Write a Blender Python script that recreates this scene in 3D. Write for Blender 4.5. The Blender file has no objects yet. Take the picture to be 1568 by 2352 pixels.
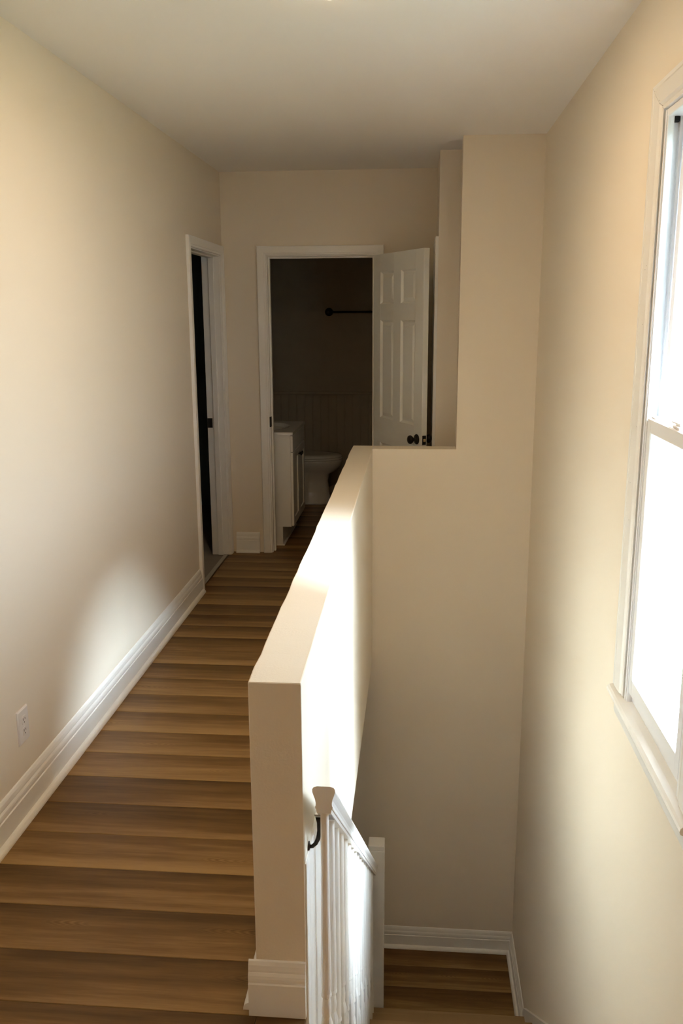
import bpy, bmesh, math, random
from mathutils import Vector, Matrix
random.seed(7)
S = bpy.context.scene
C = S.collection

# ------------------------------------------------------------------ camera
CAM_H = 1.6525
cam_d = bpy.data.cameras.new('camera')
cam_d.sensor_fit = 'VERTICAL'
cam_d.sensor_height = 36.0
cam_d.sensor_width = 24.0
cam_d.lens = 36.0 * 2008.6 / 2352.0
cam_d.clip_start = 0.02
cam = bpy.data.objects.new('camera', cam_d)
C.objects.link(cam)
_r = Vector((0.99641, 0.08451, -0.0054))
_u = Vector((-0.0134, 0.22028, 0.97535))
_f = Vector((-0.08361, 0.97177, -0.22062))
cam.matrix_world = Matrix(((_r.x, _u.x, -_f.x, 0), (_r.y, _u.y, -_f.y, 0),
                           (_r.z, _u.z, -_f.z, CAM_H), (0, 0, 0, 1)))
S.camera = cam

# ------------------------------------------------------------------ daylight and exposure
SKY = 16.0
SUN = 93.0
LAMP = 246.0
w = bpy.data.worlds.new('sky')
S.world = w
w.use_nodes = True
bg = w.node_tree.nodes['Background']
bg.inputs[0].default_value = (0.76, 0.93, 1.16, 1)
bg.inputs[1].default_value = SKY
sun_d = bpy.data.lights.new('sun', 'SUN')
sun_d.energy = SUN
sun_d.angle = math.radians(30)
sun_d.color = (0.82, 0.95, 1.12)
sun = bpy.data.objects.new('sun', sun_d)
C.objects.link(sun)
sun.rotation_euler = Vector((-1.0, 0.80, -1.31)).to_track_quat('-Z', 'Y').to_euler()
sun.location = (6, -3, 6)
S.view_settings.view_transform = 'Standard'
S.view_settings.look = 'None'
S.view_settings.gamma = 1.0
S.view_settings.use_curve_mapping = False
S.view_settings.exposure = 0.06
S.cycles.use_denoising = True
S.cycles.max_bounces = 10
S.cycles.diffuse_bounces = 7
S.cycles.use_light_tree = False
S.cycles.use_adaptive_sampling = False
S.cycles.sample_clamp_indirect = 60.0

# ------------------------------------------------------------------ measured layout (metres)
XL, XR = -1.301, 0.6545
YB, YS = 5.956, 4.9245
ZC, ZL, ZB = 2.56, -2.341, -0.385
HX0, HX1, HY0, HZ, HZ2 = -0.365, -0.245, 1.785, 0.858, 0.905
XC, XA, Y2 = 0.227, 0.117, 5.332
T = 0.12
YN = -3.3

# ------------------------------------------------------------------ mesh helpers
class MB:
    def __init__(self):
        self.v, self.f, self.smooth = [], [], []
    def add(self, verts, faces, smooth=False):
        o = len(self.v)
        self.v += [tuple(p) for p in verts]
        for q in faces:
            self.f.append(tuple(i + o for i in q))
            self.smooth.append(smooth)
        return self
    def box(self, x0, x1, y0, y1, z0, z1):
        return self.add([(x0, y0, z0), (x1, y0, z0), (x1, y1, z0), (x0, y1, z0),
                         (x0, y0, z1), (x1, y0, z1), (x1, y1, z1), (x0, y1, z1)],
                        [(0, 3, 2, 1), (4, 5, 6, 7), (0, 1, 5, 4), (1, 2, 6, 5), (2, 3, 7, 6), (3, 0, 4, 7)])
    def bbox(self, x0, x1, y0, y1, z0, z1, b=0.003, seg=2):
        bm = bmesh.new()
        bmesh.ops.create_cube(bm, size=1)
        for p in bm.verts:
            p.co = Vector((x0 if p.co.x < 0 else x1, y0 if p.co.y < 0 else y1, z0 if p.co.z < 0 else z1))
        bmesh.ops.bevel(bm, geom=bm.edges[:], offset=b, segments=seg, profile=0.5, affect='EDGES')
        bm.verts.index_update()
        self.add([tuple(p.co) for p in bm.verts], [tuple(q.index for q in g.verts) for g in bm.faces])
        bm.free()
        return self
    def prism(self, prof, fn, ts, smooth=False, caps=True):
        """closed 2D profile swept through stations ts; fn(a, b, t) -> xyz"""
        n = len(prof)
        vs = [fn(a, b, t) for t in ts for a, b in prof]
        fs = []
        for k in range(len(ts) - 1):
            for i in range(n):
                j = (i + 1) % n
                fs.append((k * n + i, k * n + j, (k + 1) * n + j, (k + 1) * n + i))
        self.add(vs, fs, smooth)
        if caps:
            o = len(self.v) - len(vs)
            self.f.append(tuple(o + i for i in reversed(range(n)))); self.smooth.append(False)
            m = o + (len(ts) - 1) * n
            self.f.append(tuple(m + i for i in range(n))); self.smooth.append(False)
        return self
    def rings(self, rs, smooth=True, caps=True):
        """list of rings (each a list of n points) joined in order"""
        n = len(rs[0])
        vs = [p for r in rs for p in r]
        fs = []
        for k in range(len(rs) - 1):
            for i in range(n):
                j = (i + 1) % n
                fs.append((k * n + i, k * n + j, (k + 1) * n + j, (k + 1) * n + i))
        self.add(vs, fs, smooth)
        if caps:
            o = len(self.v) - len(vs)
            self.f.append(tuple(o + i for i in reversed(range(n)))); self.smooth.append(False)
            m = o + (len(rs) - 1) * n
            self.f.append(tuple(m + i for i in range(n))); self.smooth.append(False)
        return self
    def lathe(self, prof, fn, n=16, smooth=True):
        """prof: (radius, height); fn(x, y, h) -> xyz"""
        return self.rings([[fn(r * math.cos(2 * math.pi * i / n), r * math.sin(2 * math.pi * i / n), h)
                            for i in range(n)] for r, h in prof], smooth)
    def tube(self, pts, r, n=10):
        pts = [Vector(p) for p in pts]
        rs = []
        for i, p in enumerate(pts):
            d = (pts[min(i + 1, len(pts) - 1)] - pts[max(i - 1, 0)]).normalized()
            a = d.orthogonal().normalized() if not rs else (prev - d * prev.dot(d)).normalized()
            prev = a
            b = d.cross(a)
            rr = r[i] if isinstance(r, (list, tuple)) else r
            rs.append([tuple(p + a * rr * math.cos(2 * math.pi * k / n) + b * rr * math.sin(2 * math.pi * k / n)) for k in range(n)])
        return self.rings(rs)

def wpos(o):
    p = Vector(o.location)
    while o.parent:
        o = o.parent
        p += Vector(o.location)
    return p

def obj(name, mb, mat, parent=None, local=False, bevel=None):
    """ONE mesh object. World coordinates unless local; origin moved to the middle of its base."""
    vs = [Vector(p) for p in mb.v]
    lo = Vector((min(p.x for p in vs), min(p.y for p in vs), min(p.z for p in vs)))
    hi = Vector((max(p.x for p in vs), max(p.y for p in vs), max(p.z for p in vs)))
    c = Vector(((lo.x + hi.x) / 2, (lo.y + hi.y) / 2, lo.z))
    me = bpy.data.meshes.new(name)
    me.from_pydata([tuple(p - c) for p in vs], [], mb.f)
    me.polygons.foreach_set('use_smooth', mb.smooth)
    bm = bmesh.new(); bm.from_mesh(me)
    bmesh.ops.recalc_face_normals(bm, faces=bm.faces)
    bm.to_mesh(me); bm.free()
    me.materials.append(mat)
    o = bpy.data.objects.new(name, me)
    C.objects.link(o)
    if parent is not None:
        o.parent = parent
        o.location = c if local else c - wpos(parent)
    else:
        o.location = c
    if bevel:
        m = o.modifiers.new('bevel', 'BEVEL'); m.width = bevel; m.segments = 2; m.limit_method = 'ANGLE'
    return o

def tag(o, label=None, cat=None, group=None, kind=None):
    if label: o['label'] = label
    if cat: o['category'] = cat
    if group: o['group'] = group
    if kind: o['kind'] = kind
    return o

def thing(name, loc, label, cat=None, kind=None, rz=0):
    o = bpy.data.objects.new(name, None)
    C.objects.link(o)
    o.location = loc
    o.rotation_euler = (0, 0, rz)
    o.empty_display_size = 0.1
    return tag(o, label, cat, None, kind)

# ------------------------------------------------------------------ materials
def new_mat(name):
    m = bpy.data.materials.new(name)
    m.use_nodes = True
    nt = m.node_tree
    return m, nt, nt.nodes['Principled BSDF']

def N(nt, t, **kw):
    n = nt.nodes.new(t)
    for k, v in kw.items():
        if k.startswith('i_'):
            n.inputs[k[2:].replace('_', ' ')].default_value = v
        else:
            setattr(n, k, v)
    return n

def paint(name, col, rough=0.6, bump=0.06, scale=170.0, spec=0.3):
    m, nt, b = new_mat(name)
    b.inputs['Base Color'].default_value = (*col, 1)
    b.inputs['Roughness'].default_value = rough
    b.inputs['Specular IOR Level'].default_value = spec
    if bump:
        tc = N(nt, 'ShaderNodeTexCoord')
        no = N(nt, 'ShaderNodeTexNoise', i_Scale=scale, i_Detail=3.0)
        bu = N(nt, 'ShaderNodeBump', i_Strength=bump, i_Distance=0.004)
        nt.links.new(tc.outputs['Object'], no.inputs['Vector'])
        nt.links.new(no.outputs['Fac'], bu.inputs['Height'])
        nt.links.new(bu.outputs['Normal'], b.inputs['Normal'])
    return m

def matte(name, col, rough=0.4):
    m = bpy.data.materials.new(name)
    m.use_nodes = True
    nt = m.node_tree
    nt.nodes.remove(nt.nodes['Principled BSDF'])
    d = N(nt, 'ShaderNodeBsdfDiffuse', i_Roughness=rough)
    d.inputs['Color'].default_value = (*col, 1)
    nt.links.new(d.outputs[0], nt.nodes['Material Output'].inputs['Surface'])
    return m

M = {}
M['wall'] = matte('wall_paint', (0.80, 0.718, 0.592), 0.0)
M['ceil'] = matte('ceiling_paint', (0.88, 0.85, 0.80), 0.0)
M['trim'] = paint('trim_paint', (0.84, 0.82, 0.77), 0.32, 0.0, 30, 0.5)
M['rail'] = paint('rail_paint', (0.86, 0.85, 0.82), 0.28, 0.0, spec=0.5)
M['door'] = paint('door_paint', (0.80, 0.80, 0.75), 0.4, 0.0, 60, 0.4)
M['vinyl'] = paint('window_vinyl', (0.86, 0.87, 0.88), 0.3, 0.0, spec=0.5)
M['plastic'] = paint('white_plastic', (0.80, 0.78, 0.76), 0.3, 0.0, spec=0.5)
M['porcelain'] = paint('porcelain', (0.82, 0.81, 0.78), 0.08, 0.0, spec=0.6)
M['cabinet'] = paint('cabinet_paint', (0.80, 0.79, 0.75), 0.35, 0.0, spec=0.4)
M['black'] = paint('black_metal', (0.012, 0.011, 0.010), 0.45, 0.0, spec=0.3)
M['steel'] = paint('dull_steel', (0.30, 0.30, 0.30), 0.45, 0.0, spec=0.6)
M['slot'] = paint('slot_black', (0.01, 0.01, 0.01), 0.8, 0.0)
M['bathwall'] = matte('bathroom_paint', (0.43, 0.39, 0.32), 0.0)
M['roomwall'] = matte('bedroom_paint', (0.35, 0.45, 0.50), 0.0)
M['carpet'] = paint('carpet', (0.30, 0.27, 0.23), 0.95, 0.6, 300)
M['strip'] = paint('metal_strip', (0.45, 0.42, 0.36), 0.35, 0.0)
M['brass'] = paint('brass_latch', (0.55, 0.42, 0.22), 0.35, 0.0)

# rough drywall cap: same paint with trowelled flecks
def plaster(name):
    m, nt, b = new_mat(name)
    b.inputs['Base Color'].default_value = (0.79, 0.712, 0.585, 1)
    b.inputs['Roughness'].default_value = 0.6
    tc = N(nt, 'ShaderNodeTexCoord')
    n1 = N(nt, 'ShaderNodeTexNoise', i_Scale=160.0, i_Detail=4.0, i_Roughness=0.6)
    n2 = N(nt, 'ShaderNodeTexNoise', i_Scale=5.0, i_Detail=2.0)
    r2 = N(nt, 'ShaderNodeMapRange'); r2.inputs[1].default_value = 0.45; r2.inputs[2].default_value = 0.7
    v = N(nt, 'ShaderNodeMath', operation='MULTIPLY')
    a = N(nt, 'ShaderNodeMath', operation='MULTIPLY_ADD'); a.inputs[1].default_value = 0.25
    bu = N(nt, 'ShaderNodeBump', i_Strength=0.30, i_Distance=0.004)
    L = nt.links.new
    L(tc.outputs['Object'], n1.inputs['Vector']); L(tc.outputs['Object'], n2.inputs['Vector'])
    L(n2.outputs['Fac'], r2.inputs[0]); L(r2.outputs[0], v.inputs[0]); L(n1.outputs['Fac'], v.inputs[1])
    L(n1.outputs['Fac'], a.inputs[0]); L(v.outputs[0], a.inputs[2])
    L(a.outputs[0], bu.inputs['Height']); L(bu.outputs['Normal'], b.inputs['Normal'])
    return m
M['plaster'] = plaster('half_wall_plaster')

def wood(name, dark, mid, light, rough=0.42, fig=1.0):
    """vinyl plank print: grain along local X, each plank offset by its own random"""
    m, nt, b = new_mat(name)
    L = nt.links.new
    tc = N(nt, 'ShaderNodeTexCoord'); oi = N(nt, 'ShaderNodeObjectInfo')
    sep = N(nt, 'ShaderNodeSeparateXYZ'); L(tc.outputs['Object'], sep.inputs[0])
    rz = N(nt, 'ShaderNodeMath', operation='MULTIPLY'); rz.inputs[1].default_value = 37.0
    L(oi.outputs['Random'], rz.inputs[0])
    def vec(sx, sy, warp=None):
        c = N(nt, 'ShaderNodeCombineXYZ')
        mx = N(nt, 'ShaderNodeMath', operation='MULTIPLY'); mx.inputs[1].default_value = sx
        my = N(nt, 'ShaderNodeMath', operation='MULTIPLY'); my.inputs[1].default_value = sy
        L(sep.outputs[0], mx.inputs[0]); L(sep.outputs[1], my.inputs[0])
        L(mx.outputs[0], c.inputs[0]); L(my.outputs[0], c.inputs[1]); L(rz.outputs[0], c.inputs[2])
        return c
    # broad tone across the plank width: darker along one long edge
    streak = N(nt, 'ShaderNodeTexNoise', i_Scale=1.0, i_Detail=3.0, i_Roughness=0.55)
    L(vec(0.9, 22.0).outputs[0], streak.inputs['Vector'])
    fine = N(nt, 'ShaderNodeTexNoise', i_Scale=1.0, i_Detail=4.0, i_Roughness=0.65)
    L(vec(7.0, 240.0).outputs[0], fine.inputs['Vector'])
    g = N(nt, 'ShaderNodeMapRange'); g.inputs[1].default_value = 0.09; g.inputs[2].default_value = -0.09
    L(sep.outputs[1], g.inputs[0])
    # cathedral figure: nested V bands in a narrow stretch of some planks
    nz = N(nt, 'ShaderNodeTexNoise', i_Scale=1.0, i_Detail=2.0)
    L(vec(9.0, 40.0).outputs[0], nz.inputs['Vector'])
    def mth(op, a, b_=None, c=None):
        q = N(nt, 'ShaderNodeMath', operation=op)
        for i, v in enumerate((a, b_, c)):
            if v is None: continue
            if hasattr(v, 'is_output'): L(v, q.inputs[i])
            else: q.inputs[i].default_value = v
        return q.outputs[0]
    yo = mth('ADD', sep.outputs[1], mth('MULTIPLY_ADD', oi.outputs['Random'], 0.06, -0.03))
    y2 = mth('MULTIPLY', yo, yo)
    ph = mth('MULTIPLY_ADD', y2, -52000.0, mth('MULTIPLY', sep.outputs[0], 230.0))
    ph = mth('ADD', mth('MULTIPLY_ADD', nz.outputs['Fac'], 9.0, ph), rz.outputs[0])
    si = mth('SINE', ph)
    band = N(nt, 'ShaderNodeMapRange'); band.inputs[1].default_value = 0.030; band.inputs[2].default_value = 0.012
    L(mth('ABSOLUTE', yo), band.inputs[0])
    mk = N(nt, 'ShaderNodeTexNoise', i_Scale=1.0, i_Detail=1.0); L(vec(3.2, 0.5).outputs[0], mk.inputs['Vector'])
    mr = N(nt, 'ShaderNodeMapRange'); mr.inputs[1].default_value = 0.55; mr.inputs[2].default_value = 0.68
    L(mk.outputs['Fac'], mr.inputs[0])
    fgo = mth('MULTIPLY', si, mth('MULTIPLY', mr.outputs[0], band.outputs[0]))
    blot = N(nt, 'ShaderNodeTexNoise', i_Scale=1.0, i_Detail=4.0, i_Roughness=0.6)
    L(vec(3.5, 34.0).outputs[0], blot.inputs['Vector'])
    # mix
    def madd(src, k, add):
        q = N(nt, 'ShaderNodeMath', operation='MULTIPLY_ADD'); q.inputs[1].default_value = k
        L(src, q.inputs[0])
        if hasattr(add, 'is_output'): L(add, q.inputs[2])
        else: q.inputs[2].default_value = add
        return q.outputs[0]
    t = madd(g.outputs[0], 0.44, -0.56)
    t = madd(streak.outputs['Fac'], 0.60, t)
    t = madd(fine.outputs['Fac'], 0.20, t)
    t = madd(oi.outputs['Random'], 0.32, t)
    t = madd(fgo, -0.11 * fig, t)
    t = madd(blot.outputs['Fac'], 0.55, t)
    ramp = N(nt, 'ShaderNodeValToRGB')
    e = ramp.color_ramp.elements
    e[0].position = 0.14; e[0].color = (*dark, 1)
    e[1].position = 0.82; e[1].color = (*light, 1)
    k = e.new(0.45); k.color = (*mid, 1)
    L(t, ramp.inputs[0]); L(ramp.outputs[0], b.inputs['Base Color'])
    b.inputs['Roughness'].default_value = rough
    b.inputs['Specular IOR Level'].default_value = 0.25
    bu = N(nt, 'ShaderNodeBump', i_Strength=0.05, i_Distance=0.002)
    L(fine.outputs['Fac'], bu.inputs['Height']); L(bu.outputs['Normal'], b.inputs['Normal'])
    return m
M['plank'] = wood('plank_vinyl', (0.090, 0.044, 0.012), (0.185, 0.100, 0.033), (0.37, 0.228, 0.09))
M['tread'] = wood('tread_oak', (0.30, 0.19, 0.09), (0.42, 0.28, 0.14), (0.52, 0.36, 0.19), 0.4, 0.4)

def glass(name):
    m = bpy.data.materials.new(name); m.use_nodes = True
    nt = m.node_tree
    nt.nodes.remove(nt.nodes['Principled BSDF'])
    out = nt.nodes['Material Output']
    tr = N(nt, 'ShaderNodeBsdfTransparent'); gl = N(nt, 'ShaderNodeBsdfGlossy', i_Roughness=0.0)
    tr.inputs[0].default_value = (0.96, 0.98, 0.97, 1)
    lw = N(nt, 'ShaderNodeLayerWeight', i_Blend=0.5); mx = N(nt, 'ShaderNodeMixShader')
    pw = N(nt, 'ShaderNodeMath', operation='POWER'); pw.inputs[1].default_value = 5.0
    fr = N(nt, 'ShaderNodeMath', operation='MULTIPLY_ADD'); fr.inputs[1].default_value = 0.92; fr.inputs[2].default_value = 0.04
    nt.links.new(lw.outputs['Facing'], pw.inputs[0]); nt.links.new(pw.outputs[0], fr.inputs[0])
    nt.links.new(fr.outputs[0], mx.inputs[0]); nt.links.new(tr.outputs[0], mx.inputs[1]); nt.links.new(gl.outputs[0], mx.inputs[2])
    nt.links.new(mx.outputs[0], out.inputs['Surface'])
    return m
M['glass'] = glass('window_glass')

def emit(name, col, s):
    m, nt, b = new_mat(name)
    b.inputs['Base Color'].default_value = (0.9, 0.9, 0.88, 1)
    b.inputs['Emission Color'].default_value = (*col, 1)
    b.inputs['Emission Strength'].default_value = s
    return m
M['diffuser'] = emit('led_diffuser', (1.0, 0.70, 0.42), LAMP)

def grass_mat():
    m, nt, b = new_mat('lawn')
    tc = N(nt, 'ShaderNodeTexCoord'); no = N(nt, 'ShaderNodeTexNoise', i_Scale=2.5, i_Detail=8.0)
    rp = N(nt, 'ShaderNodeValToRGB')
    rp.color_ramp.elements[0].position = 0.35; rp.color_ramp.elements[0].color = (0.035, 0.055, 0.028, 1)
    rp.color_ramp.elements[1].position = 0.65; rp.color_ramp.elements[1].color = (0.060, 0.088, 0.050, 1)
    nt.links.new(tc.outputs['Object'], no.inputs['Vector']); nt.links.new(no.outputs['Fac'], rp.inputs[0])
    nt.links.new(rp.outputs[0], b.inputs['Base Color']); b.inputs['Roughness'].default_value = 0.9
    return m
M['lawn'] = grass_mat()

# ------------------------------------------------------------------ the shell
def struct(name, mb, mat, label, **kw):
    return tag(obj(name, mb, mat, **kw), label, None, None, 'structure')

# ceiling
struct('ceiling', MB().box(XL - 3.2, XR + T, YN, 8.22, ZC, ZC + 0.12), M['ceil'], 'plain off-white plaster ceiling over the hallway and stairs')

# left wall with the bedroom doorway
LO0, LO1, DH = 5.075, 5.885, 2.045
struct('wall_left', MB().box(XL - T, XL, YN, LO0, 0, ZC).box(XL - T, XL, LO1, YB, 0, ZC).box(XL - T, XL, LO0, LO1, DH, ZC),
       M['wall'], 'long cream painted wall on the left of the hallway')
# back wall with the bathroom doorway
BO0, BO1 = -1.018, -0.272
struct('wall_back', MB().box(XL - T, BO0, YB, YB + T, 0, ZC).box(BO1, XR + T, YB, YB + T, 0, ZC).box(BO0, BO1, YB, YB + T, DH, ZC),
       M['wall'], 'shadowed wall at the end of the hallway around the bathroom door')
# right outer wall with the window opening
WY0, WY1, WZ0, WZ1 = 1.975, 2.562, 0.47, 2.185
mb = MB()
ZU = ZL - 0.1
mb.box(XR, XR + T, YN, WY0, ZU, ZC).box(XR, XR + T, WY1, YB, ZU, ZC)
mb.box(XR, XR + T, WY0, WY1, ZU, WZ0).box(XR, XR + T, WY0, WY1, WZ1, ZC)
struct('wall_right', mb, M['wall'], 'tall cream outer wall with the window beside the stairs')
# end wall of the stairwell: low part beside the half wall, full height part on the right
mb = MB()
mb.box(XC, XR, YS, YS + T, ZU, ZC)
bm = bmesh.new()
mb.box(HX1, XC, YS, YS + T, ZU, HZ2)
mb.box(-1.3, HX1, YS, YS + T, ZU, ZB)
o = struct('wall_end', mb, M['wall'], 'cream wall at the foot of the stairs, half height on its left')
# half wall between hallway and stairs, down to the underside of the floor
ny = 40
def hz(y): return HZ + (HZ2 - HZ) * (y - HY0) / (YS - HY0) if y < YS else HZ2
prof_ts = [HY0 + (YS + T - HY0) * i / ny for i in range(ny + 1)]
rng = random.Random(3)
r = 0.0035
vs, fs = [], []
def hw_ring(y, inset=0.0, first=False):
    j = lambda s: rng.uniform(-s, s)
    z = hz(y) + j(0.0012)
    x0, x1 = HX0 + inset, HX1 - inset * 0.6
    a = j(0.0016)
    zt = z - inset
    return [(x0, y, ZB), (x1, y, ZB), (x1, y, zt - r), (x1 - r * 0.3, y, zt - r * 0.3), (x1 - r, y, zt),
            (x0 + r + a, y, zt), (x0 + r * 0.3 + a, y, zt - r * 0.3), (x0 + a, y, zt - r)]
rr = [hw_ring(HY0, 0.0018)] + [hw_ring(HY0 + 0.002)] + [hw_ring(y) for y in prof_ts[1:]]
struct('wall_half', MB().rings(rr, smooth=False), M['plaster'], 'thick white plastered half wall between the hallway and the stairs')

# alcove wall at right of the hall end, with a narrow closet doorway on its hall side
AO0, AO1 = 5.405, 5.875
struct('wall_alcove', MB().box(XA, XR, Y2, AO0, 0, ZC).box(XA, XA + T, AO0, YB, DH, ZC).box(XA, XA + T, AO1, YB, 0, DH),
       M['wall'], 'narrow cream return wall right of the open bathroom door')
# behind the camera
struct('wall_front', MB().box(XL - T, XR + T, YN - T, YN, 0, ZC), M['wall'], 'cream wall behind the viewer')
# lower level shell
struct('wall_lower', MB().box(-1.42, -1.3, 0.2, YS + T, ZU, ZB), M['wall'], 'cream wall of the lower passage under the hallway')
struct('wall_under', MB().box(-1.3, XR, 0.2, 0.3, ZU, ZB), M['wall'], 'cream wall below the top of the stairs')
# bathroom shell
BXL, BYB = -1.56, 8.10
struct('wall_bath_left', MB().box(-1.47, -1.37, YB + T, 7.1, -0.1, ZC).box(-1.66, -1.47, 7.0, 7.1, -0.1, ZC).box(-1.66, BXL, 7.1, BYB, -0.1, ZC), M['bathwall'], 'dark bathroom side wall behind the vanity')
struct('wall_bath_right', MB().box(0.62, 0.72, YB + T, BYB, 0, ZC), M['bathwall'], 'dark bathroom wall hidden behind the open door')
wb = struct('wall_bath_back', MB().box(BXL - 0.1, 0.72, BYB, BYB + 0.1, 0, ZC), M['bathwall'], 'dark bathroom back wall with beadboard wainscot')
# beadboard wainscot boards and cap
pit = 0.0745
bm0 = None
x = BXL + 0.002
nb = int((0.60 - BXL) / pit)
for i in range(nb):
    if bm0 is None:
        prof = [(0, 0), (0.0005, -0.008), (0.004, -0.010), (0.008, -0.008), (0.012, -0.010), (pit - 0.002, -0.010), (pit - 0.0005, -0.008), (pit - 0.0005, 0)]
        mb = MB().prism(prof, lambda a, b, t: (x + a, BYB + b, t), [0.10, 0.93])
        bm0 = obj('beadboard_plank', mb, M['bathwall'], wb)
        ox = bm0.location.x
    else:
        c = bm0.copy(); C.objects.link(c); c.location.x = ox + i * pit
obj('wainscot_cap', MB().bbox(BXL, 0.62, BYB - 0.028, BYB, 0.93, 0.955, 0.006), M['bathwall'], wb)
obj('wainscot_base', MB().bbox(BXL, 0.62, BYB - 0.018, BYB, 0.0, 0.10, 0.004), M['bathwall'], wb)
# bedroom beyond the left doorway
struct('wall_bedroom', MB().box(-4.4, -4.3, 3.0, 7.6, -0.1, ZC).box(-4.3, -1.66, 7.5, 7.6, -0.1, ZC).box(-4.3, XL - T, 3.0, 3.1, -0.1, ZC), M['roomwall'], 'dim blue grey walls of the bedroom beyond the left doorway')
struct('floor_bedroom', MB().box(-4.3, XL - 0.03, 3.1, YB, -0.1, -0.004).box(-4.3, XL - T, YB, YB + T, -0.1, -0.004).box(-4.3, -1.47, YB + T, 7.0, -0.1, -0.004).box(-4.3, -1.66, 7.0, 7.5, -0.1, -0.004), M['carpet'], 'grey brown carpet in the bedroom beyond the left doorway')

# ------------------------------------------------------------------ floors
PT = 0.012
mb = MB()
mb.box(XL - 0.03, HX0, YN, YS + T, ZB, -PT)
mb.box(HX0, HX1, YN, HY0, ZB, -PT)
YTOP = 4.16 - 10 * 0.272          # top nosing
mb.box(HX1, XR, YN, YTOP, ZB, -PT)
mb.box(XL - 0.03, XR, YS + T, YB + T, ZB, -PT)
mb.box(-1.37, 0.62, YB + T, 7.1, ZB, -PT).box(BXL, 0.62, 7.1, BYB, ZB, -PT)
fl = struct('floor', mb, M['plank'], 'brown wood plank floor of the hallway')
PW, PB = 0.178, 1.946
cache = {}
def plank(x0, x1, y0, y1, z, parent):
    key = (round(x1 - x0, 4), round(y1 - y0, 4))
    g = 0.0006
    if key not in cache:
        o = obj('plank', MB().bbox(x0 + g, x1 - g, y0 + g, y1 - g, z - PT, z, 0.0012, 1), M['plank'], parent)
        cache[key] = o
    else:
        o = cache[key].copy(); C.objects.link(o)
        o.parent = parent
        o.location = Vector(((x0 + x1) / 2, (y0 + y1) / 2, z - PT)) - wpos(parent)
    return o
n = -14
while True:
    y0 = PB + PW * n
    y1 = y0 + PW
    n += 1
    if y0 > BYB: break
    if y1 < 0.2: continue
    y1 = min(y1, BYB)
    def seg(x0, x1, a, b):
        if b - a > 0.004: plank(x0, x1, a, b, 0.0, fl)
    E1 = YS + T
    # hallway strip
    if y0 < YB + T:
        seg(XL, HX0, y0, min(y1, YB + T))
    # in front of the half wall
    if y0 < HY0:
        yy = min(y1, HY0)
        seg(HX0, HX1, y0, yy)
        if y0 < YTOP - 0.08: seg(HX1, XR, y0, min(y1, YTOP - 0.08))
    # behind the stairwell
    if y1 > E1 and y0 < YB + T:
        a, b = max(y0, E1), min(y1, YB + T)
        if b <= Y2: seg(HX0, XR, a, b)
        elif a >= Y2: seg(HX0, XA, a, b)
        else:
            seg(HX0, XA, a, b); seg(XA, XR, a, Y2)
    # bathroom
    if y1 > YB + T:
        a = max(y0, YB + T)
        seg(BXL if a > 7.1 else -1.37, 0.62 - 1.22, a, y1); seg(0.62 - 1.22, 0.62, a, y1)

# lower floor and landing
lf = struct('floor_landing', MB().box(-1.3, XR, 0.3, YS, ZU, ZL - PT), M['plank'], 'dark brown plank landing at the foot of the stairs')
yb = YS
while yb > 2.4:
    plank(-1.3, XR, max(yb - PW, 2.4), yb, ZL, lf)
    yb -= PW

# ------------------------------------------------------------------ baseboards
BPROF = [(0, 0), (0.018, 0), (0.018, 0.088), (0.0145, 0.0905), (0.0158, 0.096), (0.0160, 0.103), (0.0148, 0.110), (0.0118, 0.116),
         (0.0108, 0.1175), (0.0106, 0.123), (0.0085, 0.134), (0.0045, 0.143), (0, 0.145)]
SHOE = [(0.018, 0), (0.036, 0), (0.0355, 0.006), (0.033, 0.012), (0.029, 0.017), (0.023, 0.020), (0.018, 0.021)]
def base_run(name, axis, fixed, sign, a, b, z, label, shoe=True, parent=None, gaps=()):
    """axis 'y': runs along y on the plane x=fixed, sticking out along sign"""
    if axis == 'y': fn = lambda p, q, t: (fixed + sign * p, t, z + q)
    else: fn = lambda p, q, t: (t, fixed + sign * p, z + q)
    root = thing(name, fn(0, 0, (a + b) / 2), label, None, 'structure')
    cuts = [a] + list(gaps) + [b]
    for i in range(len(cuts) - 1):
        obj('baseboard_board', MB().prism(BPROF, fn, [cuts[i] + (0.0005 if i else 0), cuts[i + 1]]), M['trim'], root)
    if shoe:
        obj('shoe_moulding', MB().prism(SHOE, fn, [a, b]), M['trim'], root)
    return root
base_run('baseboard_left', 'y', XL, 1, YN, 5.018, 0, 'white moulded baseboard with quarter-round shoe along the left wall', gaps=(4.58,))
base_run('baseboard_back', 'x', YB, -1, -1.262, -1.094, 0, 'short white baseboard between the two door casings')
base_run('baseboard_half_wall', 'y', HX0, -1, HY0, YS + T, 0, 'white baseboard on the hallway side of the half wall')
base_run('baseboard_half_wall_end', 'x', HY0, -1, HX0 - 0.018, HX1, 0, 'white baseboard across the near end of the half wall', shoe=False)
base_run('baseboard_landing', 'x', YS, -1, -1.3, XR, ZL, 'white baseboard along the wall behind the landing')
base_run('baseboard_right', 'y', XR, -1, 4.215, YS - 0.018, ZL, 'white baseboard on the right of the landing')

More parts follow.
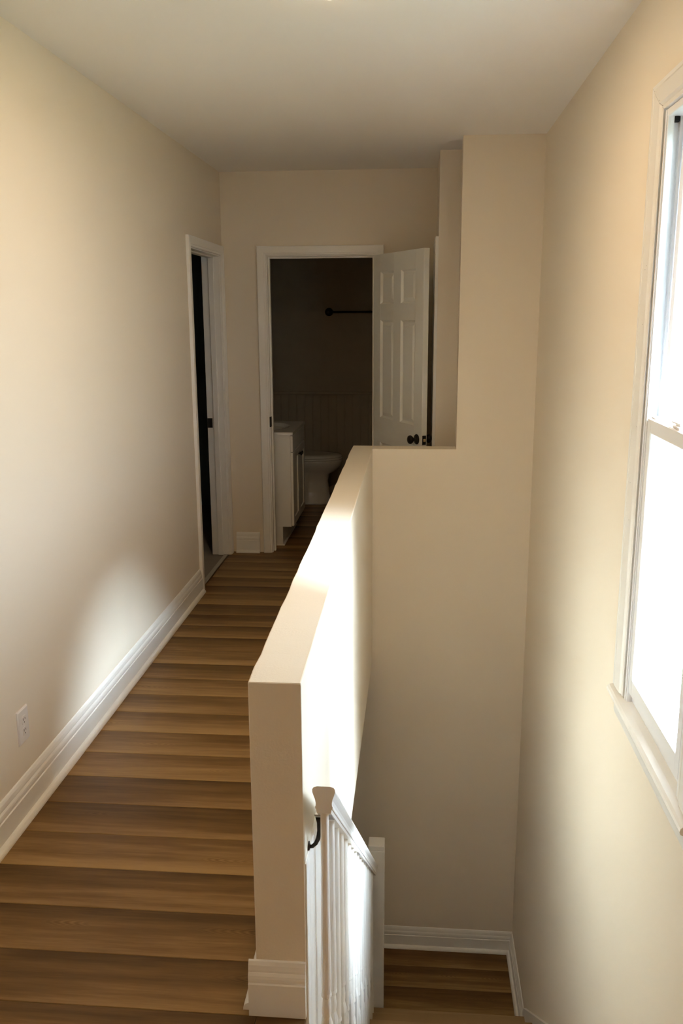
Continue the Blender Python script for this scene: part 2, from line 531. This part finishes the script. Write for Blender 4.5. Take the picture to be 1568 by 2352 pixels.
# ------------------------------------------------------------------ door casings
CPROF = [(0, 0), (0, 0.010), (0.004, 0.014), (0.012, 0.015), (0.016, 0.018), (0.046, 0.020), (0.056, 0.020), (0.060, 0.017), (0.060, 0)]
def casing(name, label, to_world, w0, w1, h, depth, strike=None, thick=0.018, head=0.060):
    """to_world(u, d, z): u along the wall, d out of the wall towards the hall"""
    root = thing(name, to_world((w0 + w1) / 2, 0, 0), label, None, 'structure')
    rv = 0.006
    a0, a1, hh = w0 + thick - rv, w1 - thick + rv, h - thick + rv
    # mitred legs and head
    def leg(u0, s):
        vs0 = [to_world(u0 + s * p, q, 0.0) for p, q in CPROF]
        vs1 = [to_world(u0 + s * p, q, hh + p) for p, q in CPROF]
        return MB().rings([vs0, vs1], smooth=False)
    obj('side_casing', leg(a0, -1), M['trim'], root)
    obj('side_casing', leg(a1, 1), M['trim'], root)
    obj('head_casing', MB().rings([[to_world(a0 - p, q, hh + p) for p, q in CPROF], [to_world(a1 + p, q, hh + p) for p, q in CPROF]], smooth=False), M['trim'], root)
    def bx(u0, u1, d0, d1, z0, z1, nm, mat=M['trim'], par=root, bev=0.0015):
        p, q = to_world(u0, d0, z0), to_world(u1, d1, z1)
        lo = [min(p[i], q[i]) for i in range(3)]; hi = [max(p[i], q[i]) for i in range(3)]
        return obj(nm, MB().bbox(lo[0], hi[0], lo[1], hi[1], lo[2], hi[2], bev, 1), mat, par)
    j0 = bx(w0, w0 + thick, -depth, 0, 0, h - thick, 'jamb')
    j1 = bx(w1 - thick, w1, -depth, 0, 0, h - thick, 'jamb')
    bx(w0, w1, -depth, 0, h - thick, h, 'head_jamb')
    bx(w0 + thick, w0 + thick + 0.011, -0.075, -0.04, 0, h - thick, 'door_stop')
    bx(w1 - thick - 0.011, w1 - thick, -0.075, -0.04, 0, h - thick, 'door_stop')
    bx(w0 + thick + 0.011, w1 - thick - 0.011, -0.075, -0.04, h - thick - 0.011, h - thick, 'door_stop')
    return root, bx, j0, j1
# bathroom doorway
t1, bx1, j0, j1 = casing('trim_1', 'white casing around the dark bathroom doorway', lambda u, d, z: (u, YB - d, z), BO0, BO1, DH, T)
bx1(BO0 + 0.0125, BO0 + 0.0215, -0.034, 0.003, 0.895, 0.965, 'strike_plate', M['black'], j0, 0.001)
# bedroom doorway in the left wall
t2, bx2, j0, j1 = casing('trim_2', 'white casing around the bedroom doorway in the left wall', lambda u, d, z: (XL + d, u, z), LO0, LO1, DH, T)
bx2(LO1 - 0.0215, LO1 - 0.018, -0.118, -0.084, 0.90, 0.965, 'strike_plate', M['black'], j1, 0.001)
bx2(LO0 + 0.018, LO1 - 0.018, -0.035, -0.008, -0.004, 0.006, 'threshold_strip', M['strip'])
# closet doorway on the alcove wall
t3, bx3, j0, j1 = casing('trim_3', 'white casing edge beside the free edge of the open door', lambda u, d, z: (XA - d, u, z), AO0, AO1, DH, T)
bx3(AO0 + 0.018 - 0.004, AO0 + 0.018 + 0.004, 0.0, 0.012, 1.70, 1.79, 'hinge', M['black'])
bx3(AO0 + 0.018 - 0.004, AO0 + 0.018 + 0.004, 0.0, 0.012, 0.25, 0.34, 'hinge', M['black'])

# ------------------------------------------------------------------ six-panel door leaves
def door_leaf(name, loc, rz, W, label, knobs=True, cols=2):
    H, TH = 2.012, 0.035
    root = thing(name, loc, label, 'door', 'structure', rz)
    st, ms = 0.105 if cols == 2 else 0.09, 0.10
    xs = [(st, W / 2 - ms / 2), (W / 2 + ms / 2, W - st)] if cols == 2 else [(st, W - st)]
    zs = [(0.20, 0.82), (0.985, 1.615), (1.715, 1.915)]
    z0 = 0.012
    mb = MB()
    mb.bbox(0, xs[0][0], 0, TH, z0, z0 + H, 0.0015, 1)
    mb.bbox(xs[-1][1], W, 0, TH, z0, z0 + H, 0.0015, 1)
    if cols == 2: mb.box(xs[0][1], xs[1][0], 0.0002, TH - 0.0002, z0, z0 + H)
    zz = [z0] + [v for p in zs for v in p] + [z0 + H]
    for x0, x1 in xs:
        for i in range(0, len(zz), 2):
            mb.box(x0, x1, 0.0001, TH - 0.0001, zz[i], zz[i + 1])
    obj('door_leaf', mb, M['door'], root, local=True)
    for x0, x1 in xs:
        for a, b in zs:
            p = MB()
            steps = [(0.0, 0.0), (0.012, 0.013), (0.016, 0.013), (0.036, 0.004)]
            for side in (0, 1):
                rs = []
                for ins, dep in steps:
                    y = dep if side == 0 else TH - dep
                    rs.append([(x0 + ins, y, a + ins), (x1 - ins, y, a + ins), (x1 - ins, y, b - ins), (x0 + ins, y, b - ins)])
                p.rings(rs, smooth=False, caps=False)
                m = len(p.v) - 4
                p.f.append((m, m + 1, m + 2, m + 3)); p.smooth.append(False)
            obj('panel', p, M['door'], root, local=True)
    if knobs:
        kx, kz = W - 0.06, 0.905
        for s in (0, 1):
            y = 0.0 if s == 0 else TH
            d = -1 if s == 0 else 1
            prof = [(0.031, 0.0), (0.032, 0.003), (0.029, 0.007), (0.014, 0.010), (0.011, 0.016), (0.011, 0.026),
                    (0.018, 0.031), (0.0255, 0.040), (0.027, 0.047), (0.024, 0.055), (0.016, 0.060), (0.004, 0.0615)]
            obj('door_knob', MB().lathe(prof, lambda u, v, h: (kx + u, y + d * h, kz + v), 20), M['black'], root, local=True)
        lp = obj('latch_plate', MB().bbox(W - 0.0005, W + 0.0015, 0.005, 0.030, kz - 0.028, kz + 0.028, 0.0006, 1), M['black'], root, local=True)
        obj('latch_bolt', MB().bbox(W + 0.001, W + 0.010, 0.010, 0.024, kz - 0.009, kz + 0.009, 0.002, 1), M['brass'], root, local=True)
    for hz_ in (0.22, 1.02, 1.80):
        obj('hinge', MB().lathe([(0.005, 0), (0.006, 0.002), (0.006, 0.086), (0.005, 0.088)], lambda u, v, h: (-0.004 + u, TH + 0.004 + v, hz_ + h), 10).box(-0.004, 0.0, TH - 0.03, TH + 0.002, hz_, hz_ + 0.088), M['black'], root, local=True)
    return root
ANG = math.atan2(5.296 - 5.895, 0.027 + 0.286)
door_leaf('door_1', (-0.288, 5.892, 0), ANG, 0.695, 'white six-panel door with black knobs, standing open at the bathroom')
door_leaf('door_2', (XA + 0.06, AO0 + 0.0205, 0), math.pi / 2, AO1 - AO0 - 0.041, 'closed narrow white door in the return wall', knobs=False, cols=1)

# ------------------------------------------------------------------ window
win = thing('window_1', (XR, (WY0 + WY1) / 2, WZ0), 'white double-hung window beside the stairs with bright daylight behind', 'window', 'structure')
def wbx(nm, x0, x1, y0, y1, z0, z1, mat='vinyl', b=0.002, parent=None):
    return obj(nm, MB().bbox(x0, x1, y0, y1, z0, z1, b, 1), M[mat], parent or win)
# interior casing: stepped boards, mitred at the head
WC = [(0, 0), (0, 0.012), (0.012, 0.013), (0.016, 0.010), (0.020, 0.013), (0.028, 0.017), (0.084, 0.019), (0.087, 0.0165), (0.090, 0.019), (0.104, 0.019), (0.108, 0.016), (0.108, 0)]
k1, k0, kz = WY1 - 0.003, WY0 + 0.003, WZ1 - 0.008
def wl(y0, s):
    return MB().rings([[(XR - q, y0 + s * p, WZ0 + 0.032) for p, q in WC], [(XR - q, y0 + s * p, kz + p * 0.72) for p, q in WC]], smooth=False)
obj('side_casing', wl(k1, 1), M['trim'], win)
obj('side_casing', wl(k0, -1), M['trim'], win)
obj('head_casing', MB().rings([[(XR - q, k0 - p, kz + 0.0015 + p * 0.72) for p, q in WC], [(XR - q, k1 + p, kz + 0.0015 + p * 0.72) for p, q in WC]], smooth=False), M['trim'], win)
# stool and apron
SP = [(0.055, 0.0), (-0.026, 0.0), (-0.033, 0.004), (-0.036, 0.011), (-0.034, 0.019), (-0.028, 0.025), (-0.010, 0.028), (0.055, 0.031)]
obj('stool', MB().prism(SP, lambda a, b, t: (XR + a, t, WZ0 + b), [k0 - 0.112, k0, k1, k1 + 0.112]), M['trim'], win)
AP = [(0, 0), (0.006, 0), (0.012, 0.012), (0.012, 0.050), (0.016, 0.058), (0.016, 0.070), (0, 0.070)]
obj('apron', MB().prism(AP, lambda a, b, t: (XR - a, t, WZ0 - 0.070 + b), [k0 - 0.10, k1 + 0.10]), M['trim'], win)
# vinyl frame: jamb with balance channels, both sides
def jamb(ye, s):
    f0 = XR - 0.008
    P = [(f0, 0.0), (f0, 0.012), (f0 + 0.003, 0.012), (f0 + 0.003, 0.020), (f0 + 0.010, 0.022), (f0 + 0.018, 0.022), (f0 + 0.018, 0.006),
         (f0 + 0.034, 0.006), (f0 + 0.034, 0.022), (f0 + 0.042, 0.022), (f0 + 0.042, 0.006), (f0 + 0.070, 0.006), (f0 + 0.070, 0.022),
         (f0 + 0.082, 0.022), (f0 + 0.082, 0.030), (f0 + 0.128, 0.030), (f0 + 0.128, 0.0)]
    return MB().prism(P, lambda a, b, t: (a, ye + s * b, t), [WZ0 + 0.02, WZ1 - 0.012])
obj('jamb', jamb(WY1 - 0.010, -1), M['vinyl'], win)
obj('jamb', jamb(WY0 + 0.010, 1), M['vinyl'], win)
y0w, y1w = WY0 + 0.035, WY1 - 0.035
wbx('head_jamb', XR - 0.006, XR + 0.120, WY0 + 0.010, WY1 - 0.010, WZ1 - 0.030, WZ1 - 0.010)
wbx('frame_sill', XR + 0.012, XR + 0.125, WY0 + 0.012, WY1 - 0.012, WZ0 + 0.026, WZ0 + 0.060)
wbx('channel_block', XR + 0.0105, XR + 0.0255, WY1 - 0.0315, WY1 - 0.0165, WZ1 - 0.044, WZ1 - 0.0305, 'slot')
wbx('gap_filler', XR + 0.010, XR + 0.100, WY1 - 0.0097, WY1 - 0.0003, WZ0 + 0.05, WZ1 - 0.012, 'slot', 0.001)  # black filler, blocks outside light so the gap stays dark
wbx('gap_shade_strip', XR - 0.0045, XR + 0.0098, WY1 - 0.0097, WY1 - 0.0033, 1.19, WZ1 - 0.020, 'slot', 0.001)  # solid black strip painted in for the shade inside the gap
wbx('gap_filler', XR + 0.010, XR + 0.100, WY0 + 0.0003, WY0 + 0.0097, WZ0 + 0.05, WZ1 - 0.012, 'slot', 0.001)
for yy, zz in ((2.585, 2.205), (2.575, 2.195), (2.60, 1.78), (2.612, 1.77), (2.60, 1.62), (2.585, 1.33), (2.615, 1.16), (2.60, 1.05)):
    obj('nail_hole', MB().lathe([(0.0012, 0), (0.0012, 0.0006)], lambda u, v, h: (XR - 0.0190 - h * 0.3, yy + u, zz + v), 8), M['slot'], win)
MZ = 1.322
def sash(x0, x1, z0, z1, st, rb, rt):
    s = obj('sash', MB().bbox(x0, x1, y0w, y0w + st, z0, z1, 0.003, 1).bbox(x0, x1, y1w - st, y1w, z0, z1, 0.003, 1)
            .bbox(x0 + 0.0004, x1 - 0.0004, y0w + st - 0.004, y1w - st + 0.004, z0, z0 + rb, 0.003, 1)
            .bbox(x0 + 0.0004, x1 - 0.0004, y0w + st - 0.004, y1w - st + 0.004, z1 - rt, z1, 0.003, 1), M['vinyl'], win)
    xm = (x0 + x1) / 2
    obj('pane', MB().box(xm - 0.002, xm + 0.002, y0w + st - 0.006, y1w - st + 0.006, z0 + rb - 0.006, z1 - rt + 0.006), M['glass'], s)
    return s
lo_s = sash(XR - 0.004, XR + 0.026, WZ0 + 0.061, MZ + 0.042, 0.036, 0.055, 0.042)
up_s = sash(XR + 0.034, XR + 0.064, MZ - 0.005, WZ1 - 0.031, 0.036, 0.042, 0.045)
obj('tilt_latch', MB().bbox(XR + 0.002, XR + 0.020, y1w - 0.060, y1w - 0.012, MZ + 0.042, MZ + 0.048, 0.002, 1), M['vinyl'], lo_s)
obj('sash_lock', MB().bbox(XR - 0.001, XR + 0.026, 2.235, 2.295, MZ + 0.042, MZ + 0.050, 0.002, 1).bbox(XR + 0.004, XR + 0.016, 2.245, 2.325, MZ + 0.050, MZ + 0.060, 0.003, 1), M['vinyl'], lo_s)

# unseen roof eave, added and sized to shade the upper window
struct('shading_eave', MB().box(XR + T, XR + T + 0.58, YN - 0.5, 8.6, 2.56, 2.68), M['trim'], 'unseen white roof eave added outside to shade the upper window')
# lawn outside, one storey below
gr = struct('ground', MB().box(XR + T + 0.02, 40, -30, 40, -3.2, -2.9), M['lawn'], 'pale green lawn seen through the window')

# ------------------------------------------------------------------ staircase
RISE, RUN, NY = -ZL / 11.0, 0.272, 4.16
stair = thing('staircase', (0.2, NY, ZL), 'steep wooden staircase going down beside the half wall', 'staircase')
SX0, SX1 = HX1 + 0.009, XR - 0.018
for k in range(1, 12):
    yn = NY - RUN * (k - 1); z = ZL + RISE * k
    ya = yn - RUN - 0.012 if k < 11 else yn - 0.08
    P = [(yn - 0.004, 0.0), (yn, -0.006), (yn, -0.020), (yn - 0.006, -0.026), (ya, -0.026), (ya, 0.0)]
    zt = z if k < 11 else 0.0
    tr = obj('tread', MB().prism(P, lambda a, b, t: (t, a, zt + b), [SX0, SX1]), M['tread'], stair)
    obj('riser', MB().box(SX0 + 0.001, SX1 - 0.001, yn - 0.046, yn - 0.028, z - RISE + (0.0 if k > 1 else 0.0), z - 0.0262), M['trim'], stair)
# closed stringer on the open side and skirt board on the wall side
def yl(z): return NY - (z - (ZL + RISE)) * RUN / RISE
def zn(y): return ZL + RISE + (NY - y) * RISE / RUN
ya, yb = YTOP + 0.01, NY - 0.06
STR = [(ya, zn(ya) - 0.02 - RISE), (yb, zn(yb) - RISE), (yb, max(zn(yb) - 0.42, ZL)), (ya, zn(ya) - 0.52)]
SK = [(ya - 0.05, min(zn(ya - 0.05) + 0.045, 0.10)), (4.215, zn(4.215) + 0.045), (4.215, ZL + 0.0005), (yb - 0.05, ZL + 0.0005), (ya - 0.05, zn(ya) - 0.5)]
obj('skirt_board', MB().prism(SK, lambda a, b, t: (t, a, b), [XR - 0.0175, XR - 0.0005]), M['trim'], stair)
# fluted trim board where the half wall meets the stairs
TB = [(0, 0), (0, 0.006), (0.05, 0.006), (0.055, 0.010), (0.115, 0.010), (0.120, 0.015), (0.29, 0.015), (0.29, 0)]
struct('trim_4', MB().prism(TB, lambda a, b, t: (HX1 + 0.0005 + b * 0.45, HY0 + 0.012 + a, t), [-0.384, 0.40]), M['rail'], 'white stepped trim board on the stair side of the half wall')

# ------------------------------------------------------------------ balustrade
RX = -0.1995
RY0, RY1, RZ, SL = 1.80, 4.162, 0.600, 0.775
bal = thing('stair_balustrade', (RX, 4.17, ZL + RISE), 'white handrail with turned balusters running down along the half wall', 'balustrade')
hp = [(-0.0155, 0.0), (0.0175 - 0.001, 0.0), (0.0180, 0.009), (0.0200, 0.011), (0.0205, 0.015), (0.0190, 0.018), (0.0185, 0.024), (0.0200, 0.034),
      (0.0240, 0.045), (0.0265, 0.053), (0.0262, 0.060), (0.0230, 0.065), (0.0150, 0.0672)]
hp = [(p, q) for p, q in hp if p > 0]
prof = hp + [(-p, q) for p, q in reversed(hp)]
HRH = 0.0672
obj('handrail', MB().prism(prof, lambda a, b, t: (RX + a, t, RZ - HRH + b - SL * (t - RY0)), [RY0, RY1]), M['rail'], bal)
def rail_under(y): return RZ - HRH - SL * (y - RY0)
def baluster(y, zt, hr=0.347):
    top = rail_under(y)
    h = top - zt
    sq = 0.0150
    n = 16
    rs = []
    def ring_sq(s, hh, rnd):
        pts = []
        for i in range(n):
            a = 2 * math.pi * (i + 0.5) / n
            c, s_ = math.cos(a), math.sin(a)
            m = max(abs(c), abs(s_))
            px, py = c / m * s, s_ / m * s
            qx, qy = c * s, s_ * s
            pts.append((RX + px * (1 - rnd) + qx * rnd, y + py * (1 - rnd) + qy * rnd, zt + hh))
        return pts
    rs.append(ring_sq(sq, 0.0, 0)); rs.append(ring_sq(sq, hr - 0.090, 0))
    rs.append(ring_sq(0.0105, hr - 0.058, 1)); rs.append(ring_sq(0.0115, hr - 0.050, 1))
    rs.append(ring_sq(0.0120, hr - 0.034, 1)); rs.append(ring_sq(0.0098, hr - 0.010, 1)); rs.append(ring_sq(0.0100, hr - 0.005, 1))
    rs.append(ring_sq(0.0132, hr, 1)); rs.append(ring_sq(0.0128, hr + 0.006, 1)); rs.append(ring_sq(0.0118, hr + 0.010, 1))
    rs.append(ring_sq(0.0122, hr + 0.10, 1)); rs.append(ring_sq(0.0102, h * 0.75, 1)); 
    last = [(p[0], p[1], top - SL * (p[1] - y) + 0.004) for p in ring_sq(0.0095, h, 1)]
    rs.append(last)
    return MB().rings(rs, smooth=False)
for k in range(9, 0, -1):
    yk = NY - RUN * (k - 1); zt = ZL + RISE * k
    for off in (0.171, 0.035):
        if k == 1 and off == 0.035: continue
        y = yk - off
        b = obj('baluster', baluster(y, zt, 0.456 if (k == 9 and off > 0.1) else 0.347), M['rail'], bal)
# newel at the foot
nx, nyc, nw = -0.182, 4.206, 0.043
nwl = obj('newel_post', MB().bbox(nx - nw, nx + nw, nyc - nw, nyc + nw, ZL, -1.153, 0.002, 1), M['rail'], bal)
obj('newel_collar', MB().bbox(nx - nw + 0.004, nx + nw - 0.004, nyc - nw + 0.004, nyc + nw - 0.004, -1.153, -1.148, 0.001, 1), M['rail'], nwl)
obj('newel_cap', MB().bbox(nx - nw, nx + nw, nyc - nw, nyc + nw, -1.148, -1.122, 0.002, 1), M['rail'], nwl)
# wall brackets under the rail
def bracket(y):
    zu = rail_under(y)
    zw = zu - 0.082
    pts = [(HX1 + 0.003, y, zw), (HX1 + 0.010, y, zw + 0.001), (HX1 + 0.018, y, zw + 0.009), (HX1 + 0.0245, y, zw + 0.024), (HX1 + 0.0275, y, zw + 0.045), (HX1 + 0.0265, y, zw + 0.066), (HX1 + 0.024, y, zu - 0.001)]
    br = obj('handrail_bracket', MB().tube(pts, [0.0045, 0.0045, 0.005, 0.0055, 0.0055, 0.005, 0.006], 10), M['black'], bal)
    obj('bracket_saddle', MB().add([], []).prism([(-0.026, 0), (0.016, 0), (0.016, -0.003), (-0.026, -0.003)], lambda a, b, t: (RX + a, t, rail_under(t) + b), [y - 0.03, y + 0.03]), M['steel'], br)
    obj('bracket_rose', MB().lathe([(0.013, 0), (0.013, 0.002), (0.008, 0.004)], lambda u, v, h: (HX1 + 0.0006 + h, y + u, zw + v), 14), M['black'], br)
bracket(1.862)
bracket(2.83)

# ------------------------------------------------------------------ outlet on the left wall
oy, oz = 2.600, 0.315
ou = thing('electrical_outlet', (XL, oy, oz - 0.06), 'white duplex electrical outlet low on the left wall', 'outlet')
mb = MB().rings([[(XL + d, oy + sy * (0.0385 - i), oz + sz * (0.060 - i)) for sy, sz in ((-1, -1), (1, -1), (1, 1), (-1, 1))]
                 for d, i in ((0.0, 0.0), (0.003, 0.0), (0.0065, 0.004))], smooth=False)
obj('wall_plate', mb, M['plastic'], ou)
for s in (-1, 1):
    zc = oz + s * 0.0195
    pts = []
    for i in range(20):
        a = 2 * math.pi * i / 20
        pts.append((max(-0.0135, min(0.0135, 0.0172 * math.cos(a))), max(-0.0140, min(0.0140, 0.0172 * math.sin(a)))))
    face = obj('receptacle', MB().rings([[(XL + d, oy + p, zc + q) for p, q in pts] for d in (0.0055, 0.0085)], smooth=False), M['plastic'], ou)
    for dy, hh in ((-0.0062, 0.0042), (0.0062, 0.0034)):
        obj('slot', MB().box(XL + 0.0084, XL + 0.0088, oy + dy - 0.0011, oy + dy + 0.0011, zc + 0.004 - hh, zc + 0.004 + hh), M['slot'], face)
    obj('ground_hole', MB().lathe([(0.0024, 0), (0.0024, 0.0004)], lambda u, v, h: (XL + 0.0084 + h, oy + u, zc - 0.0075 + v), 10), M['slot'], face)
obj('screw', MB().lathe([(0.0032, 0), (0.003, 0.001), (0.001, 0.0015)], lambda u, v, h: (XL + 0.0064 + h, oy + u, oz + v), 12), M['plastic'], ou)

# ------------------------------------------------------------------ ceiling light
def ceiling_light(LX, LY, label):
    li = thing('ceiling_light', (LX, LY, ZC), label, 'ceiling light')
    li['group'] = 'round flush ceiling lights'
    obj('trim_ring', MB().lathe([(0.088, 0), (0.090, -0.006), (0.086, -0.014), (0.074, -0.017), (0.074, -0.004)], lambda u, v, h: (LX + u, LY + v, ZC + h), 32), M['plastic'], li)
    obj('diffuser', MB().lathe([(0.073, -0.012), (0.072, -0.0185), (0.060, -0.0205), (0.030, -0.0215), (0.004, -0.022)], lambda u, v, h: (LX + u, LY + v, ZC + h), 20), M['diffuser'], li)
ceiling_light(-0.265, 2.716, 'round flush ceiling light glowing at the top edge of the picture')
ceiling_light(-0.30, -2.75, 'round flush ceiling light behind the viewer, out of the picture')

# ------------------------------------------------------------------ bathroom vanity
VY0, VY1, VX0, VX1, VT = 6.15, 6.80, -1.368, -0.895, 0.812
va = thing('vanity_cabinet', ((VX0 + VX1) / 2, (VY0 + VY1) / 2, 0), 'white bathroom vanity cabinet with shaker doors and sink', 'vanity')
mb = MB().box(VX0, VX1, VY0, VY1, 0.14, VT).box(VX0, VX1 - 0.065, VY0, VY1, 0.012, 0.14)
body = obj('cabinet_body', mb, M['cabinet'], va, bevel=0.0015)
obj('base_strip', MB().bbox(VX0, VX1 - 0.052, VY0 - 0.012, VY1, 0.0, 0.012, 0.002, 1), M['cabinet'], va)
obj('drawer_front', MB().bbox(VX1 + 0.001, VX1 + 0.019, VY0 + 0.003, VY1 - 0.003, 0.692, VT - 0.006, 0.0015, 1), M['cabinet'], va)
ym = (VY0 + VY1) / 2
for a, b, kk in ((VY0 + 0.003, ym - 0.0015, 1), (ym + 0.0015, VY1 - 0.003, -1)):
    z0, z1, x0, x1, fr = 0.146, 0.686, VX1 + 0.001, VX1 + 0.019, 0.055
    mb = MB().bbox(x0, x1, a, a + fr, z0, z1, 0.0015, 1).bbox(x0, x1, b - fr, b, z0, z1, 0.0015, 1)
    mb.box(x0, x1 - 0.0003, a + fr, b - fr, z0, z0 + fr).box(x0, x1 - 0.0003, a + fr, b - fr, z1 - fr, z1)
    mb.box(x0, x1 - 0.009, a + fr, b - fr, z0 + fr, z1 - fr)
    d = obj('cabinet_door', mb, M['cabinet'], va)
    ky = b - 0.028 if kk == 1 else a + 0.028
    obj('knob', MB().lathe([(0.006, 0), (0.005, 0.012), (0.013, 0.018), (0.0145, 0.024), (0.010, 0.028), (0.002, 0.0285)], lambda u, v, h: (x1 + h, ky + u, 0.635 + v), 14), M['black'], d)
# countertop with oval basin sunk in
cx0, cx1, cy0, cy1, cz = VX0, VX1 + 0.024, VY0 - 0.012, VY1 + 0.012, VT + 0.022
nx_, ny_ = 36, 40
vs, fs = [], []
ecx, ecy, ea, eb = -1.13, ym, 0.17, 0.225
for i in range(nx_ + 1):
    for j in range(ny_ + 1):
        X = cx0 + (cx1 - cx0) * i / nx_; Y = cy0 + (cy1 - cy0) * j / ny_
        q = math.hypot((X - ecx) / ea, (Y - ecy) / eb)
        z = cz - (0.12 * min(1, (1 - q) / 0.55) ** 0.7 if q < 1 else 0)
        vs.append((X, Y, z))
for i in range(nx_):
    for j in range(ny_):
        a = i * (ny_ + 1) + j
        fs.append((a, a + ny_ + 1, a + ny_ + 2, a + 1))
ct = MB().add(vs, fs, True)
for (xa, xb, ya_, yb_) in ((cx0, cx1, cy0, cy0 + 0.004), (cx0, cx1, cy1 - 0.004, cy1), (cx1 - 0.004, cx1, cy0, cy1)):
    ct.box(xa, xb, ya_, yb_, VT, cz - 0.0004)
obj('countertop', ct, M['porcelain'], va)

# ------------------------------------------------------------------ toilet
ty = 7.66
to = thing('toilet', (-1.0, ty, 0), 'white toilet behind the vanity in the dark bathroom', 'toilet')
def ell(cx, lx, ly, z, n=28, e=2.2, back=1.0):
    pts = []
    for i in range(n):
        a = 2 * math.pi * i / n
        c, s = math.cos(a), math.sin(a)
        px = math.copysign(abs(c) ** (2 / e), c) * lx * (back if c < 0 else 1)
        py = math.copysign(abs(s) ** (2 / e), s) * ly
        pts.append((cx + px, ty + py, z))
    return pts
rs = [ell(-1.04, 0.29, 0.118, 0.0, e=3), ell(-1.04, 0.287, 0.115, 0.02, e=3), ell(-1.04, 0.272, 0.105, 0.10, e=3), ell(-1.04, 0.262, 0.10, 0.20, e=2.8),
      ell(-1.03, 0.265, 0.105, 0.265, e=2.6), ell(-1.0, 0.305, 0.135, 0.305, e=2.4), ell(-0.985, 0.325, 0.165, 0.345), ell(-0.975, 0.325, 0.182, 0.385), ell(-0.975, 0.322, 0.182, 0.400)]
obj('bowl', MB().rings(rs), M['porcelain'], to)
obj('seat', MB().rings([ell(-0.976, 0.326, 0.186, 0.402), ell(-0.976, 0.330, 0.190, 0.410), ell(-0.976, 0.328, 0.188, 0.420)]), M['porcelain'], to)
obj('lid', MB().rings([ell(-0.976, 0.326, 0.186, 0.422), ell(-0.976, 0.329, 0.189, 0.430), ell(-0.976, 0.313, 0.175, 0.441), ell(-0.976, 0.25, 0.12, 0.446)]), M['porcelain'], to)
tk = obj('tank', MB().bbox(BXL + 0.01, BXL + 0.19, ty - 0.20, ty + 0.20, 0.40, 0.74, 0.02, 3), M['porcelain'], to)
obj('tank_lid', MB().bbox(BXL + 0.004, BXL + 0.20, ty - 0.21, ty + 0.21, 0.742, 0.775, 0.01, 2), M['porcelain'], to)

# ------------------------------------------------------------------ towel bar
tbx, tbz = -0.80, 1.672
tb = thing('towel_bar', (tbx + 0.3, BYB, tbz), 'black towel bar high on the dark bathroom wall', 'towel bar')
for xx in (tbx, tbx + 0.61):
    obj('mounting_post', MB().lathe([(0.037, 0), (0.037, 0.006), (0.020, 0.012), (0.014, 0.020), (0.014, 0.055), (0.017, 0.060), (0.017, 0.078), (0.010, 0.083)], lambda u, v, h: (xx + u, BYB - h, tbz + v), 20), M['black'], tb)
obj('bar', MB().tube([(tbx, BYB - 0.068, tbz), (tbx + 0.61, BYB - 0.068, tbz)], 0.0095, 12), M['black'], tb)
